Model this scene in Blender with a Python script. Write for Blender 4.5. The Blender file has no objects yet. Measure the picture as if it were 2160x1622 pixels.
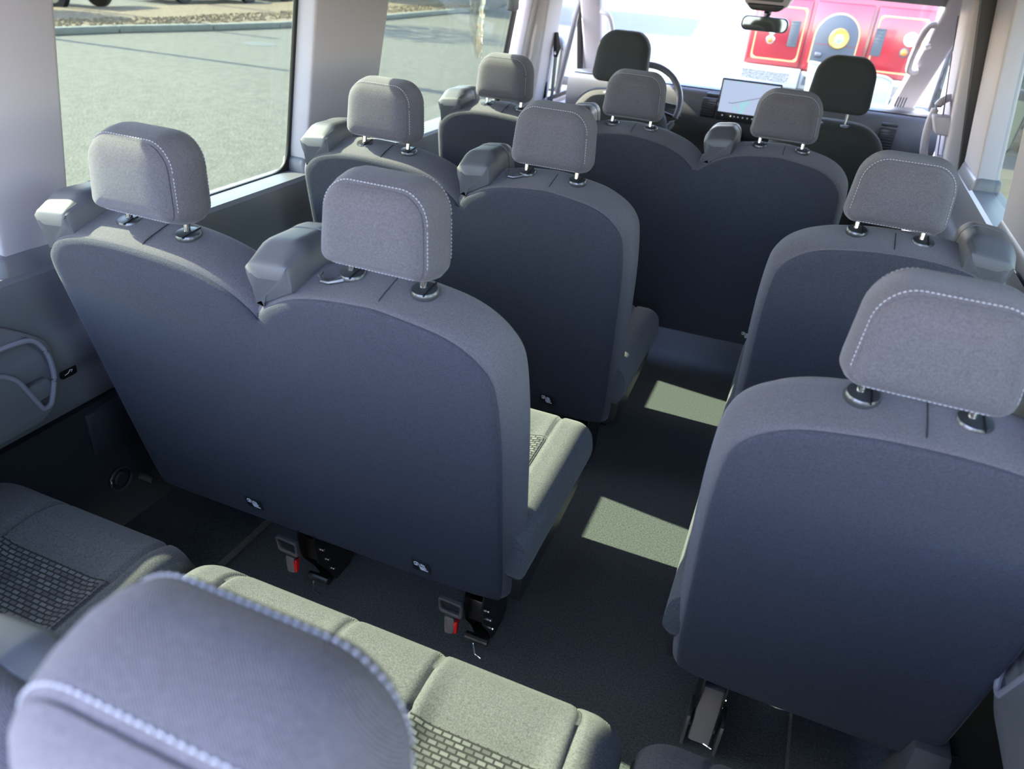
import bpy, bmesh, math, random
from mathutils import Vector, Matrix
random.seed(7)
S = bpy.context.scene
COL = S.collection
# ------------------------------------------------------------ camera
cam_d = bpy.data.cameras.new('camera'); cam = bpy.data.objects.new('camera', cam_d); COL.objects.link(cam)
F, CX, CY, CZ, YAW, PIT, ROL = 1533.6, 1.1612, -.9963, 1.496, -.3447, .53, .0841
def cam_axes():
    cy, sy, cp, sp = math.cos(YAW), math.sin(YAW), math.cos(PIT), math.sin(PIT)
    f = Vector((sy*cp, cy*cp, -sp)); r = Vector((cy, -sy, 0)); u = r.cross(f)
    c, s = math.cos(ROL), math.sin(ROL)
    return c*r+s*u, -s*r+c*u, f
r_, u_, f_ = cam_axes()
cam.matrix_world = Matrix(((r_.x, u_.x, -f_.x, CX), (r_.y, u_.y, -f_.y, CY), (r_.z, u_.z, -f_.z, CZ), (0, 0, 0, 1)))
cam_d.sensor_fit = 'HORIZONTAL'; cam_d.sensor_width = 36; cam_d.lens = F/2160*36
cam_d.clip_start = .02; cam_d.clip_end = 500
cam_d.dof.use_dof = True; cam_d.dof.focus_distance = 1.75; cam_d.dof.aperture_fstop = 4.5
S.camera = cam
# ------------------------------------------------------------ sky, sun, exposure
SUN = Vector((1.37, .08, -1)).normalized()
w = bpy.data.worlds.new('world'); S.world = w; w.use_nodes = True
nt = w.node_tree; bg = nt.nodes['Background']
sky = nt.nodes.new('ShaderNodeTexSky'); sky.sky_type = 'NISHITA'; sky.sun_disc = False
sky.sun_elevation = math.radians(36.7); sky.sun_rotation = math.radians(-90); sky.altitude = 200
sky.air_density = 1.2; sky.dust_density = .6; sky.ozone_density = 1.0
tn = nt.nodes.new('ShaderNodeMix'); tn.data_type = 'RGBA'; tn.blend_type = 'MULTIPLY'; tn.inputs[0].default_value = 1; tn.inputs[7].default_value = (1.07, .94, 1.05, 1)
nt.links.new(sky.outputs[0], tn.inputs[6]); nt.links.new(tn.outputs[2], bg.inputs[0]); bg.inputs[1].default_value = 2.25
sd = bpy.data.lights.new('sun', 'SUN'); sd.energy = 34; sd.angle = math.radians(.4); sd.color = (1, .95, .76)
so = bpy.data.objects.new('sun', sd); COL.objects.link(so); so.location = (-30, 0, 25)
so.rotation_euler = SUN.to_track_quat('-Z', 'Y').to_euler()
S.view_settings.view_transform = 'Standard'; S.view_settings.look = 'None'
S.view_settings.gamma = 1; S.view_settings.use_curve_mapping = False
S.view_settings.exposure = .35
try:
    S.cycles.use_denoising = True; S.cycles.max_bounces = 10; S.cycles.diffuse_bounces = 6
    S.cycles.transparent_max_bounces = 24; S.cycles.sample_clamp_indirect = 12
    S.cycles.caustics_reflective = False; S.cycles.caustics_refractive = False
except Exception: pass

# ------------------------------------------------------------ materials
MATS = {}
def mat(name, col=(.1, .1, .1), rough=.6, metal=0, bump=None, noise=None, sheen=0, emit=None, spec=.5, coat=0, sheen_tint=None):
    if name in MATS: return MATS[name]
    m = bpy.data.materials.new(name); m.use_nodes = True; MATS[name] = m
    n = m.node_tree; b = n.nodes['Principled BSDF']
    b.inputs['Base Color'].default_value = (*col, 1); b.inputs['Roughness'].default_value = rough
    b.inputs['Metallic'].default_value = metal; b.inputs['Specular IOR Level'].default_value = spec
    if sheen:
        b.inputs['Sheen Weight'].default_value = sheen; b.inputs['Sheen Roughness'].default_value = .35
        if sheen_tint: b.inputs['Sheen Tint'].default_value = (*sheen_tint, 1)
    if coat: b.inputs['Coat Weight'].default_value = coat; b.inputs['Coat Roughness'].default_value = .08
    if emit: b.inputs['Emission Color'].default_value = (*emit[0], 1); b.inputs['Emission Strength'].default_value = emit[1]
    tc = n.nodes.new('ShaderNodeTexCoord')
    if noise:                                  # (scale, amount, detail)
        t = n.nodes.new('ShaderNodeTexNoise'); t.inputs['Scale'].default_value = noise[0]; t.inputs['Detail'].default_value = noise[2]
        n.links.new(tc.outputs['Object'], t.inputs['Vector'])
        r = n.nodes.new('ShaderNodeMapRange'); r.inputs['From Min'].default_value = .3; r.inputs['From Max'].default_value = .7
        r.inputs['To Min'].default_value = 1-noise[1]; r.inputs['To Max'].default_value = 1+noise[1]
        n.links.new(t.outputs['Fac'], r.inputs['Value'])
        mx = n.nodes.new('ShaderNodeMix'); mx.data_type = 'RGBA'; mx.blend_type = 'MULTIPLY'; mx.inputs[0].default_value = 1
        mx.inputs[6].default_value = (*col, 1); n.links.new(r.outputs[0], mx.inputs[7]); n.links.new(mx.outputs[2], b.inputs['Base Color'])
    if bump:                                   # (kind, scale, strength, distance)
        if bump[0] == 'noise':
            t = n.nodes.new('ShaderNodeTexNoise'); t.inputs['Scale'].default_value = bump[1]; t.inputs['Detail'].default_value = 3; out = t.outputs['Fac']
            n.links.new(tc.outputs['Object'], t.inputs['Vector'])
        elif bump[0] == 'voronoi':
            t = n.nodes.new('ShaderNodeTexVoronoi'); t.inputs['Scale'].default_value = bump[1]; out = t.outputs['Distance']
            n.links.new(tc.outputs['Object'], t.inputs['Vector'])
        else:                                  # weave: crossed waves
            a = n.nodes.new('ShaderNodeTexWave'); a.inputs['Scale'].default_value = bump[1]; a.bands_direction = 'DIAGONAL'
            a.inputs['Distortion'].default_value = .5
            c = n.nodes.new('ShaderNodeTexNoise'); c.inputs['Scale'].default_value = 900
            n.links.new(tc.outputs['Object'], a.inputs['Vector']); n.links.new(tc.outputs['Object'], c.inputs['Vector'])
            ad = n.nodes.new('ShaderNodeMath'); ad.operation = 'ADD'
            n.links.new(a.outputs['Fac'], ad.inputs[0]); n.links.new(c.outputs['Fac'], ad.inputs[1]); out = ad.outputs[0]
        bp = n.nodes.new('ShaderNodeBump'); bp.inputs['Strength'].default_value = bump[2]; bp.inputs['Distance'].default_value = bump[3]
        n.links.new(out, bp.inputs['Height']); n.links.new(bp.outputs[0], b.inputs['Normal'])
    return m
def glass(name, tint, refl=1.0):
    m = bpy.data.materials.new(name); m.use_nodes = True; n = m.node_tree
    for x in list(n.nodes): n.nodes.remove(x)
    o = n.nodes.new('ShaderNodeOutputMaterial'); t = n.nodes.new('ShaderNodeBsdfTransparent'); t.inputs[0].default_value = (*tint, 1)
    g = n.nodes.new('ShaderNodeBsdfGlossy'); g.inputs['Roughness'].default_value = .01
    f = n.nodes.new('ShaderNodeLayerWeight'); f.inputs['Blend'].default_value = .5
    pw = n.nodes.new('ShaderNodeMath'); pw.operation = 'POWER'; pw.inputs[1].default_value = 5; n.links.new(f.outputs['Facing'], pw.inputs[0])
    mx = n.nodes.new('ShaderNodeMixShader'); mm = n.nodes.new('ShaderNodeMath'); mm.operation = 'MULTIPLY_ADD'; mm.inputs[1].default_value = .9*refl; mm.inputs[2].default_value = .03*refl
    n.links.new(pw.outputs[0], mm.inputs[0]); n.links.new(mm.outputs[0], mx.inputs[0]); n.links.new(t.outputs[0], mx.inputs[1]); n.links.new(g.outputs[0], mx.inputs[2])
    n.links.new(mx.outputs[0], o.inputs[0]); return m

FAB = mat('charcoal_twill', (.102, .095, .110), .85, bump=('weave', 260, .5, .0014), noise=(420, .25, 3), sheen=.25, sheen_tint=(.9, .92, 1))
FABS = mat('charcoal_twill_side', (.085, .086, .085), .85, bump=('weave', 260, .35, .0012), noise=(500, .22, 2), sheen=.2)
VEL = mat('black_carpet', (.042, .045, .062), .95, bump=('noise', 500, .7, .003), noise=(300, .22, 6), sheen=.12, sheen_tint=(.75, .85, 1))
CUSH = mat('seat_knit', (.115, .118, .130), .88, bump=('weave', 300, .4, .001), noise=(380, .38, 4), sheen=.2)
PLA = mat('grey_grained_plastic', (.085, .088, .10), .5, bump=('noise', 900, .25, .0006))
PLB = mat('black_plastic', (.022, .024, .03), .4, bump=('noise', 700, .2, .0006))
BLK = mat('black_paint_steel', (.008, .008, .009), .3)
CHR = mat('chrome', (.75, .77, .8), .12, metal=1)
DCH = mat('dark_chrome', (.09, .095, .105), .3, metal=.6)
STI = mat('light_thread', (.42, .43, .48), .7)
SEAM = mat('dark_seam_thread', (.02, .02, .023), .9)  # dark strip marking the seam groove across each seat back top
TRIML = mat('light_grey_trim', (.45, .42, .45), .55, bump=('noise', 500, .12, .0006))
TRIMD = mat('dark_grey_trim', (.155, .155, .172), .42, bump=('noise', 600, .2, .0006))
TRIMK = mat('black_side_trim', (.020, .022, .028), .6, bump=('noise', 300, .3, .001))
FLOOR = mat('black_vinyl_floor', (.088, .100, .106), .46, bump=('voronoi', 420, .35, .0012), noise=(210, .4, 3))
RUB = mat('black_rubber', (.006, .006, .006), .5)
ROOFM = mat('headliner', (.26, .25, .24), .9)
RED = mat('red_tab', (.5, .01, .015), .5)
WHT = mat('white_print', (.9, .9, .95), .6)
DASH = mat('dash_grey', (.075, .076, .08), .5, bump=('noise', 500, .15, .0005))
DASHK = mat('dash_black', (.02, .021, .023), .35)
GL = glass('tinted_window_glass', (.575, .615, .555), .5)
GLC = glass('clear_windshield_glass', (.97, .985, .98), .3)

# ------------------------------------------------------------ mesh builder
class MB:
    def __init__(s): s.v = []; s.f = []; s.m = []
    def add(s, vs, fs, mi=0):
        o = len(s.v); s.v += [tuple(v) for v in vs]; s.f += [tuple(i+o for i in f) for f in fs]; s.m += [mi]*len(fs); return s
    def bm(s, b, mi=0, M=None):
        if M is not None: bmesh.ops.transform(b, matrix=M, verts=b.verts)
        b.verts.index_update(); s.add([v.co[:] for v in b.verts], [[v.index for v in f.verts] for f in b.faces], mi); b.free(); return s
    def box(s, lo, hi, bev=.004, mi=0, seg=2, M=None):
        b = bmesh.new(); bmesh.ops.create_cube(b, size=1)
        for v in b.verts:
            v.co = Vector([(lo[i]+hi[i])/2+v.co[i]*(hi[i]-lo[i]) for i in range(3)])
        if bev: bmesh.ops.bevel(b, geom=list(b.edges), offset=bev, segments=seg, profile=.5, affect='EDGES')
        return s.bm(b, mi, M)
    def hexa(s, p, bev=.004, mi=0, seg=2):     # p: 8 points, bottom loop then top loop
        b = bmesh.new(); vs = [b.verts.new(q) for q in p]
        for f in ((3, 2, 1, 0), (4, 5, 6, 7), (0, 1, 5, 4), (1, 2, 6, 5), (2, 3, 7, 6), (3, 0, 4, 7)): b.faces.new([vs[i] for i in f])
        bmesh.ops.recalc_face_normals(b, faces=b.faces)
        if bev: bmesh.ops.bevel(b, geom=list(b.edges), offset=bev, segments=seg, profile=.5, affect='EDGES')
        return s.bm(b, mi)
    def prism(s, pts, a, lo, hi, bev=0, mi=0, seg=2, fn=None):  # polygon in the plane across axis a
        def P(p, h): return {'x': (h, p[0], p[1]), 'y': (p[0], h, p[1]), 'z': (p[0], p[1], h)}[a]
        b = bmesh.new(); A = [b.verts.new(P(p, lo)) for p in pts]; B = [b.verts.new(P(p, hi)) for p in pts]; n = len(pts)
        b.faces.new(A[::-1]); b.faces.new(B)
        for i in range(n): b.faces.new((A[i], A[(i+1) % n], B[(i+1) % n], B[i]))
        bmesh.ops.recalc_face_normals(b, faces=b.faces)
        if bev: bmesh.ops.bevel(b, geom=[e for e in b.edges], offset=bev, segments=seg, profile=.5, affect='EDGES')
        if fn:
            for v in b.verts: v.co = fn(v.co)
        return s.bm(b, mi)
    def rings(s, R, mi=0, cap=(1, 1), closed=True):
        n = len(R[0]); vs = [p for r in R for p in r]; fs = []
        for k in range(len(R)-1):
            for i in range(n if closed else n-1):
                j = (i+1) % n; fs.append((k*n+i, k*n+j, (k+1)*n+j, (k+1)*n+i))
        if cap[0]: fs.append(tuple(range(n))[::-1])
        if cap[1]: fs.append(tuple((len(R)-1)*n+i for i in range(n)))
        return s.add(vs, fs, mi)
    def tube(s, path, r, n=8, mi=0, closed=False, flat=1.0, up=(0, 0, 1)):
        path = [Vector(p) for p in path]; R = []; N = len(path)
        for i, p in enumerate(path):
            a = path[(i-1) % N] if (closed or i) else p; c = path[(i+1) % N] if (closed or i < N-1) else p
            t = (c-a).normalized(); u = Vector(up)
            if abs(t.dot(u)) > .95: u = Vector((1, 0, 0)) if abs(t.x) < .9 else Vector((0, 1, 0))
            e1 = t.cross(u).normalized(); e2 = t.cross(e1)
            rr = r[i] if isinstance(r, (list, tuple)) else r
            R.append([tuple(p+e1*math.cos(2*math.pi*k/n)*rr*flat+e2*math.sin(2*math.pi*k/n)*rr) for k in range(n)])
        if closed: R.append(R[0])
        return s.rings(R, mi, cap=(not closed, not closed))
    def lathe(s, prof, c, a='z', n=24, mi=0):  # prof: (radius, height)
        R = []
        for r, h in prof:
            ring = []
            for k in range(n):
                x, y = r*math.cos(2*math.pi*k/n), r*math.sin(2*math.pi*k/n)
                ring.append({'z': (c[0]+x, c[1]+y, c[2]+h), 'y': (c[0]+x, c[1]+h, c[2]+y), 'x': (c[0]+h, c[1]+x, c[2]+y)}[a])
            R.append(ring)
        return s.rings(R, mi)
    def mesh(s, name, mats, smooth=True, ang=35):
        me = bpy.data.meshes.new(name); me.from_pydata(s.v, [], s.f)
        mats = mats if isinstance(mats, (list, tuple)) else [mats]
        for m in mats: me.materials.append(m)
        b = bmesh.new(); b.from_mesh(me); bmesh.ops.recalc_face_normals(b, faces=b.faces); b.to_mesh(me); b.free()
        me.polygons.foreach_set('material_index', s.m)
        if smooth:
            me.polygons.foreach_set('use_smooth', [True]*len(me.polygons)); me.set_sharp_from_angle(angle=math.radians(ang))
        me.update(); return me
    def obj(s, name, mats, parent=None, label=None, **k): return place(name, s.mesh(name, mats, **k), parent, label)
def place(name, me, parent=None, label=None, loc=(0, 0, 0), rot=(0, 0, 0)):
    o = bpy.data.objects.new(name, me); COL.objects.link(o)
    if parent: o.parent = parent
    if label: o['label'] = label
    o.location = loc; o.rotation_euler = rot
    return o
def tag(o, label, cat, group=None, kind=None):
    o['label'] = label; o['category'] = cat
    if group: o['group'] = group
    if kind: o['kind'] = kind
    return o
def thing(name, label, cat, loc=(0, 0, 0), rot=(0, 0, 0), group=None):
    o = bpy.data.objects.new(name, None); COL.objects.link(o); o.location = loc; o.rotation_euler = rot; o.empty_display_size = .1
    return tag(o, label, cat, group)
def struct(o): o['kind'] = 'structure'; return o
def copy_tree(o, parent=None):
    c = o.copy(); COL.objects.link(c); c.parent = parent
    for ch in [x for x in o.children]: copy_tree(ch, c)
    return c
CACHE = {}
def cached(key, fn):
    if key not in CACHE: CACHE[key] = fn()
    return CACHE[key]
def rrect(w, h, r, n=6, rb=None):             # rounded rectangle, centred; rb: bottom radius
    rb = r if rb is None else rb; pts = []
    for cx, cz, a0, q in ((w/2-r, h/2-r, 0, r), (-w/2+r, h/2-r, 90, r), (-w/2+rb, -h/2+rb, 180, rb), (w/2-rb, -h/2+rb, 270, rb)):
        for i in range(n+1):
            a = math.radians(a0+90*i/n); pts.append((cx+q*math.cos(a), cz+q*math.sin(a)))
    return pts
def chaikin(p, k=2, closed=True):
    for _ in range(k):
        q = []
        for i in range(len(p) if closed else len(p)-1):
            a, b = p[i], p[(i+1) % len(p)]
            q += [tuple(a[j]*.75+b[j]*.25 for j in range(len(a))), tuple(a[j]*.25+b[j]*.75 for j in range(len(a)))]
        if not closed: q = [p[0]]+q+[p[-1]]
        p = q
    return p
def plate(outer, holes, thick, mats, name, fn, bev=.006):  # 2D polygon with holes, extruded; fn maps (u, v, w) to space
    cu = bpy.data.curves.new('c', 'CURVE'); cu.dimensions = '2D'; cu.fill_mode = 'BOTH'; cu.extrude = thick/2-bev; cu.bevel_depth = bev; cu.bevel_resolution = 2; cu.offset = -bev
    for loop in [outer]+list(holes):
        s = cu.splines.new('POLY'); s.points.add(len(loop)-1); s.use_cyclic_u = True
        for q, p in zip(s.points, loop): q.co = (p[0], p[1], 0, 1)
    o = bpy.data.objects.new('c', cu); COL.objects.link(o)
    dg = bpy.context.evaluated_depsgraph_get(); me = bpy.data.meshes.new_from_object(o.evaluated_get(dg)); bpy.data.objects.remove(o); bpy.data.curves.remove(cu)
    me.name = name; me.materials.clear()
    for m in (mats if isinstance(mats, (list, tuple)) else [mats]): me.materials.append(m)
    for v in me.vertices: v.co = Vector(fn(*v.co))
    b = bmesh.new(); b.from_mesh(me); bmesh.ops.remove_doubles(b, verts=b.verts, dist=1e-5); bmesh.ops.recalc_face_normals(b, faces=b.faces); b.to_mesh(me); b.free()
    me.polygons.foreach_set('use_smooth', [True]*len(me.polygons)); me.polygons.foreach_set('material_index', [0]*len(me.polygons))
    me.set_sharp_from_angle(angle=math.radians(35)); return me
def rp(pts, r, n=5):                          # polygon with rounded corners; per-point radius allowed as third value
    out = []; N = len(pts)
    for i in range(N):
        p = Vector(pts[i][:2]); a = Vector(pts[i-1][:2]); b = Vector(pts[(i+1) % N][:2]); q = pts[i][2] if len(pts[i]) > 2 else r
        da, db = (a-p), (b-p); q = min(q, da.length*.48, db.length*.48)
        if q < 1e-5: out.append(tuple(p)); continue
        A, B = p+da.normalized()*q, p+db.normalized()*q
        for k in range(n+1):
            t = k/n; out.append(tuple(A*(1-t)**2+p*2*t*(1-t)+B*t*t))
    return out

# ============================================================ THE VAN SHELL
XL, XR = -.325, 1.81
# --- floor
fl = MB().box((-.50, -1.45, -.06), (1.92, 3.3, 0), .0).obj('floor', FLOOR); struct(fl)
for n_, lo, hi in (('trim_1', (-.42, -1.45, 0), (-.02, .33, .035)), ('trim_2', (1.458, -1.45, 0), (1.83, .33, .035))):
    struct(MB().box(lo, hi, .012).obj(n_, FLOOR))
struct(MB().hexa([(-.45, 3.3, -.30), (1.95, 3.3, -.30), (1.95, 4.6, -.30), (-.45, 4.6, -.30), (-.45, 3.3, -.22), (1.95, 3.3, -.22), (1.95, 4.6, -.22), (-.45, 4.6, -.22)], .005).obj('floor', FLOOR))

# --- left wall: lower profile swept along y
def sweep(prof, y0, y1, sgn=1, x0=0.):       # prof (z, x) pairs, closed
    return [[(x0+sgn*x, y, z) for z, x in prof] for y in (y0, y1)]
pr = chaikin([(.455, -.43), (.842, -.43), (.842, -.395), (.841, -.345), (.838, -.308), (.80, -.308), (.72, -.322), (.67, -.322), (.655, -.306), (.60, -.306), (.575, -.325), (.48, -.332), (.455, -.345)], 1)
wl = MB().rings(sweep(pr, -1.4, 3.0)).obj('wall_left', TRIMD); struct(wl)
prk = [(0, -.43), (.45, -.43), (.45, -.338), (.43, -.343), (.02, -.352), (0, -.34)]
struct(MB().rings(sweep(prk, -1.4, 3.25)).obj('baseboard_left', TRIMK))
for k_, (ya, yb) in enumerate(((-.075, .135), (.975, 1.405), (2.76, 3.0))):
    struct(MB().hexa([(-.42, ya, .80), (-.312, ya, .80), (-.312, yb, .80), (-.42, yb, .80), (-.42, ya+.01, .888), (-.322, ya+.01, .888), (-.322, yb-.01, .888), (-.42, yb-.01, .888)], .02, seg=3).obj('trim_%d' % (10+k_), TRIMD))
for k_, (ya, yb) in enumerate(((-.075, .135), (.975, 1.78), (2.34, 2.74))):
    struct(MB().hexa([(1.797, ya, .80), (1.905, ya, .80), (1.905, yb, .80), (1.797, yb, .80), (1.807, ya+.01, .888), (1.905, ya+.01, .888), (1.905, yb-.01, .888), (1.807, yb-.01, .888)], .02, seg=3).obj('trim_%d' % (13+k_), TRIMD))
# upper left: comb of pillars over three windows
ZT, ZR = 1.58, 1.86
def comb(wins, y0, y1, zb):
    pts = [(y0, ZR, .0), (y0, zb, .0)]
    for a, b, rb in wins:
        pts += [(a-.0, zb, .02), (a, zb+.001, .0), (a+.04, ZT, .06), (b-.0, ZT, .06), (b, zb+.001, .0)]
    pts += [(y1, zb, .02), (y1, ZR, .0)]
    return rp(pts, .02)
def lean(z): return .16*max(0, z-.9)
def leanL(u, v, w): return (XL-.04+w+lean(v), u, v)
cm = comb([(-1.15, -.048, 0), (.118, .995, 0), (1.385, 2.80, 0)], -1.45, 3.0, .872)
struct(place('wall_left', plate(cm, [], .08, TRIML, 'wall_left', leanL, .012)))
# windows (left): black seal ring + glass
def window(idx, x, ya, yb, za, zb, r, sgn, gm=GL):
    t = struct(thing('window_%d' % idx, '', 'window')); del t['label'], t['category']
    o = rp([(ya-.05, za-.05, r), (yb+.05, za-.05, r), (yb+.05, zb+.05, r), (ya-.05, zb+.05, r)], r, 8)
    h = rp([(ya, za, r), (yb, za, r), (yb, zb, r), (ya, zb, r)], r, 8)
    place('window_seal', plate(o, [h], .012, RUB, 'window_seal', lambda u, v, w: (x+w+sgn*lean(v), u, v), .003), t)
    q = [(a, b, c) for c in (za-.04, zb+.04) for a, b in ((-.002, ya-.04), (.002, ya-.04), (.002, yb+.04), (-.002, yb+.04))]
    g = MB().hexa([(x+a-.012*sgn+sgn*.16*(c-.9), b, c) for a, b, c in q], 0)
    g.obj('window_pane', gm, t, smooth=False); return t
window(1, -.392, -1.10, -.046, .845, 1.56, .07, 1)
window(2, -.392, .08, .985, .845, 1.56, .085, 1)
window(3, -.392, 1.34, 2.715, .83, 1.56, .085, 1)
# --- right wall
struct(MB().rings([[(1.70+(-x-.31)*-1*-1 if False else 1.676-(x+.31)*1.0, y, z) for z, x in pr] for y in (-1.4, 1.35)]).obj('wall_right', TRIMD))
struct(MB().rings([[(1.80-(x+.31), y, z) for z, x in pr] for y in (1.35, 2.75)]).obj('wall_right', TRIMD))
struct(MB().rings([[(1.81-(x+.345), y, z) for z, x in prk] for y in (-1.4, 2.9)]).obj('baseboard_right', TRIMK))
def leanR(u, v, w): return (XR+.04-w-lean(v), u, v)
cm = comb([(-1.15, -.048, 0), (.118, .995, 0), (1.76, 2.36, 0)], -1.45, 2.74, .872)
struct(place('wall_right', plate(cm, [], .08, TRIML, 'wall_right', leanR, .012)))
window(4, 1.872, -1.10, -.046, .845, 1.56, .07, -1)
window(5, 1.872, .08, .985, .845, 1.56, .085, -1)
window(6, 1.862, 1.70, 2.43, .80, 1.56, .06, -1)
# outer skin so no light leaks at floor level
struct(MB().box((-.47, -1.4, -.5), (-.44, 3.1, .80), .0).obj('wall_left', mat('van_white_paint', (.75, .75, .76), .25, coat=.5)))
struct(MB().box((1.93, -1.4, -.5), (1.96, 3.1, .80), .0).obj('wall_right', MATS['van_white_paint']))
# --- ceiling
rs = [(-.42, 1.60), (-.36, 1.76), (-.15, 1.87), (.74, 1.90), (1.63, 1.87), (1.84, 1.76), (1.90, 1.60), (1.96, 1.60), (1.92, 1.80), (1.68, 1.93), (.74, 1.96), (-.20, 1.93), (-.44, 1.80), (-.48, 1.60)]
struct(MB().prism(rs, 'y', -1.45, 3.05).obj('ceiling', ROOFM))
# cab roof slopes down to the windshield header, with the overhead shelf
struct(MB().hexa([(-.40, 3.0, 1.80), (1.88, 3.0, 1.80), (1.74, 3.48, 1.435), (-.24, 3.48, 1.45), (-.44, 3.0, 1.93), (1.92, 3.0, 1.93), (1.78, 3.62, 1.52), (-.28, 3.62, 1.53)], .01).obj('ceiling', ROOFM))
# --- cab doors sills, pillars
def pillar(name, p0, p1, wx, wy, m=TRIML, bev=.02):
    (x0, y0, z0), (x1, y1, z1) = p0, p1
    a, b = wx/2, wy/2
    return MB().hexa([(x0-a, y0-b, z0), (x0+a, y0-b, z0), (x0+a, y0+b, z0), (x0-a, y0+b, z0), (x1-a, y1-b, z1), (x1+a, y1-b, z1), (x1+a, y1+b, z1), (x1-a, y1+b, z1)], bev, seg=3).mesh(name, m)
struct(place('trim_3', pillar('trim_3', (-.335, 2.98, .45), (-.235, 3.02, 1.84), .13, .24)))
struct(place('trim_4', pillar('trim_4', (1.875, 3.0, .45), (1.655, 3.0, 1.84), .13, .40)))
struct(place('trim_5', pillar('trim_5', (-.315, 4.30, .86), (-.165, 3.42, 1.50), .13, .16)))
struct(place('trim_6', pillar('trim_6', (1.635, 4.30, .84), (1.685, 3.42, 1.50), .13, .16)))
# black door gap on the right between sliding door and pillar
struct(place('trim_7', pillar('trim_7', (1.945, 2.80, .40), (1.625, 2.80, 1.84), .08, .10, RUB, .004)))

# ============================================================ SEATS
L_EDGE = [(-.292, -.006), (-.275, .33), (-.26, .54), (-.253, .66), (-.248, .72), (-.235, .757), (-.20, .781), (-.14, .794), (-.06, .798), (.03, .796)]
R_NOTCH = [(.11, .79), (.17, .775), (.215, .755), (.242, .730), (.2515, .708)]
L_NOTCH = [(-.238, .732), (-.215, .752), (-.17, .775), (-.106, .79), (-.016, .797), (.03, .797)]
R_EDGE = [(.09, .789), (.15, .778), (.192, .757), (.216, .722), (.225, .675), (.229, .55), (.222, .32), (.212, .025), (.200, -.012)]
def bench_outline(cxs, mirror, sx):
    cs = [-c for c in cxs[::-1]] if mirror else list(cxs); pts = []
    for i, c in enumerate(cs):
        for p in (L_EDGE if i == 0 else L_NOTCH)+(R_EDGE if i == len(cs)-1 else R_NOTCH): pts.append((c+p[0]*sx, p[1]))
    pts.append((cs[0]-.270*sx, -.012))
    pts = pts[::-1]
    q = chaikin(pts, 2)
    if mirror: q = [(-x, s) for x, s in q][::-1]
    return q
def normals(q):
    n = []
    for i in range(len(q)):
        a, b = q[i-1], q[(i+1) % len(q)]; d = Vector((b[0]-a[0], b[1]-a[1])).normalized(); n.append((-d.y, d.x))
    A = sum(q[i-1][0]*q[i][1]-q[i][0]*q[i-1][1] for i in range(len(q)))
    if A > 0: n = [(-x, -y) for x, y in n]
    return n                                   # outward
def BP(x, s, t): return (x, .13-.2505*s+.968*t, .215+.968*s+.2505*t)
def ring_at(q, n, f, t, ix=.022, top=.006, bot=.004, grow=0):
    out = []
    for (x, s), (a, b) in zip(q, n):
        d = f*(abs(a)*ix+abs(b)*(top if b > 0 else bot))-grow
        out.append(BP(x+a*(.022*abs(a)-d), s+b*((.006 if b > 0 else 0)*abs(b)-d), t))
    return out
def back_mesh(cxs, mirror, sx):
    q = bench_outline(cxs, mirror, sx); n = normals(q)
    R = [ring_at(q, n, f, t) for f, t in ((1.35, .003), (1.0, .0035), (.85, .004), (.55, .012), (.3, .024), (.12, .04), (0, .06), (0, .085), (.2, .102), (.7, .114), (1.6, .12), (3, .124))]
    return MB().rings(R).mesh('backrest', FAB, ang=60)
def panel_mesh(cxs, mirror, sx):
    q = bench_outline(cxs, mirror, sx); n = normals(q)
    R = [ring_at(q, n, f, t) for f, t in ((1.0, .0045), (.96, .001), (1.05, -.0025), (1.4, -.0045), (2.2, -.006))]
    return MB().rings(R).mesh('back_panel', VEL, ang=60)
# head restraint: local origin midway between the posts at the guides
def headrest_mesh(W=.212, H=.160, D=.112, rt=.058, rb=.030, lean=.10):
    zc = .03+H/2
    prof = [(.065, -.5), (.042, -.497), (.027, -.48), (.018, -.445), (.0145, -.40), (.0195, -.388), (.013, -.37), (.0085, -.30), (.003, -.14), (.0, .05), (.002, .22), (.008, .345), (.0115, .365), (.0105, .38), (.018, .44), (.032, .485), (.06, .5)]
    R = []
    for ins, yy in prof:
        q = rrect(W-2*ins, H-2*ins, max(.012, rt-ins*.9), 8, max(.01, rb-ins*.8))
        R.append([(x*(1-.11*(z/H)), yy*D+.004+(z)*lean*.8+(.012*(1-(2*x/W)**2) if yy < -.45 else 0)*-.5, zc+z) for x, z in q])
    return MB().rings(R).mesh('headrest', FAB, ang=60)
def stitch_mesh(which, W=.212, H=.160, D=.112, rt=.058, rb=.030, lean=.10):
    m = MB(); zc = .03+H/2
    for ins, yy in (((.0105, -.345), (.0065, .33))[which],):
        q = rrect(W-2*ins, H-2*ins, rt-ins*.9, 24, rb)
        P = [Vector((x*(1-.11*z/H), yy*D+.004+z*lean*.8, zc+z)) for x, z in q]
        L = 0; pos = []
        N = len(P); cum = [0]
        for i in range(N): cum.append(cum[-1]+(P[(i+1) % N]-P[i]).length)
        st = .0062; k = 0; tot = cum[-1]; cnt = int(tot/st)
        def at(d):
            d %= tot
            lo = 0
            for i in range(N):
                if cum[i+1] >= d: lo = i; break
            t = (d-cum[lo])/max(1e-9, cum[lo+1]-cum[lo]); return P[lo].lerp(P[(lo+1) % N], t)
        for k in range(cnt):
            a, b = at(k*st), at(k*st+.0040); c = (a+b)/2+Vector((0, .001, 0))
            m.tube([a, c, b], [.0005, .0010, .0005], 4)
    return m.mesh('stitching', STI)
def post_mesh(x):
    m = MB(); m.tube([(x, 0, -.02), (x, .004, .02), (x, .012, .06)], .0062, 12); return m.mesh('post', CHR)
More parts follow.
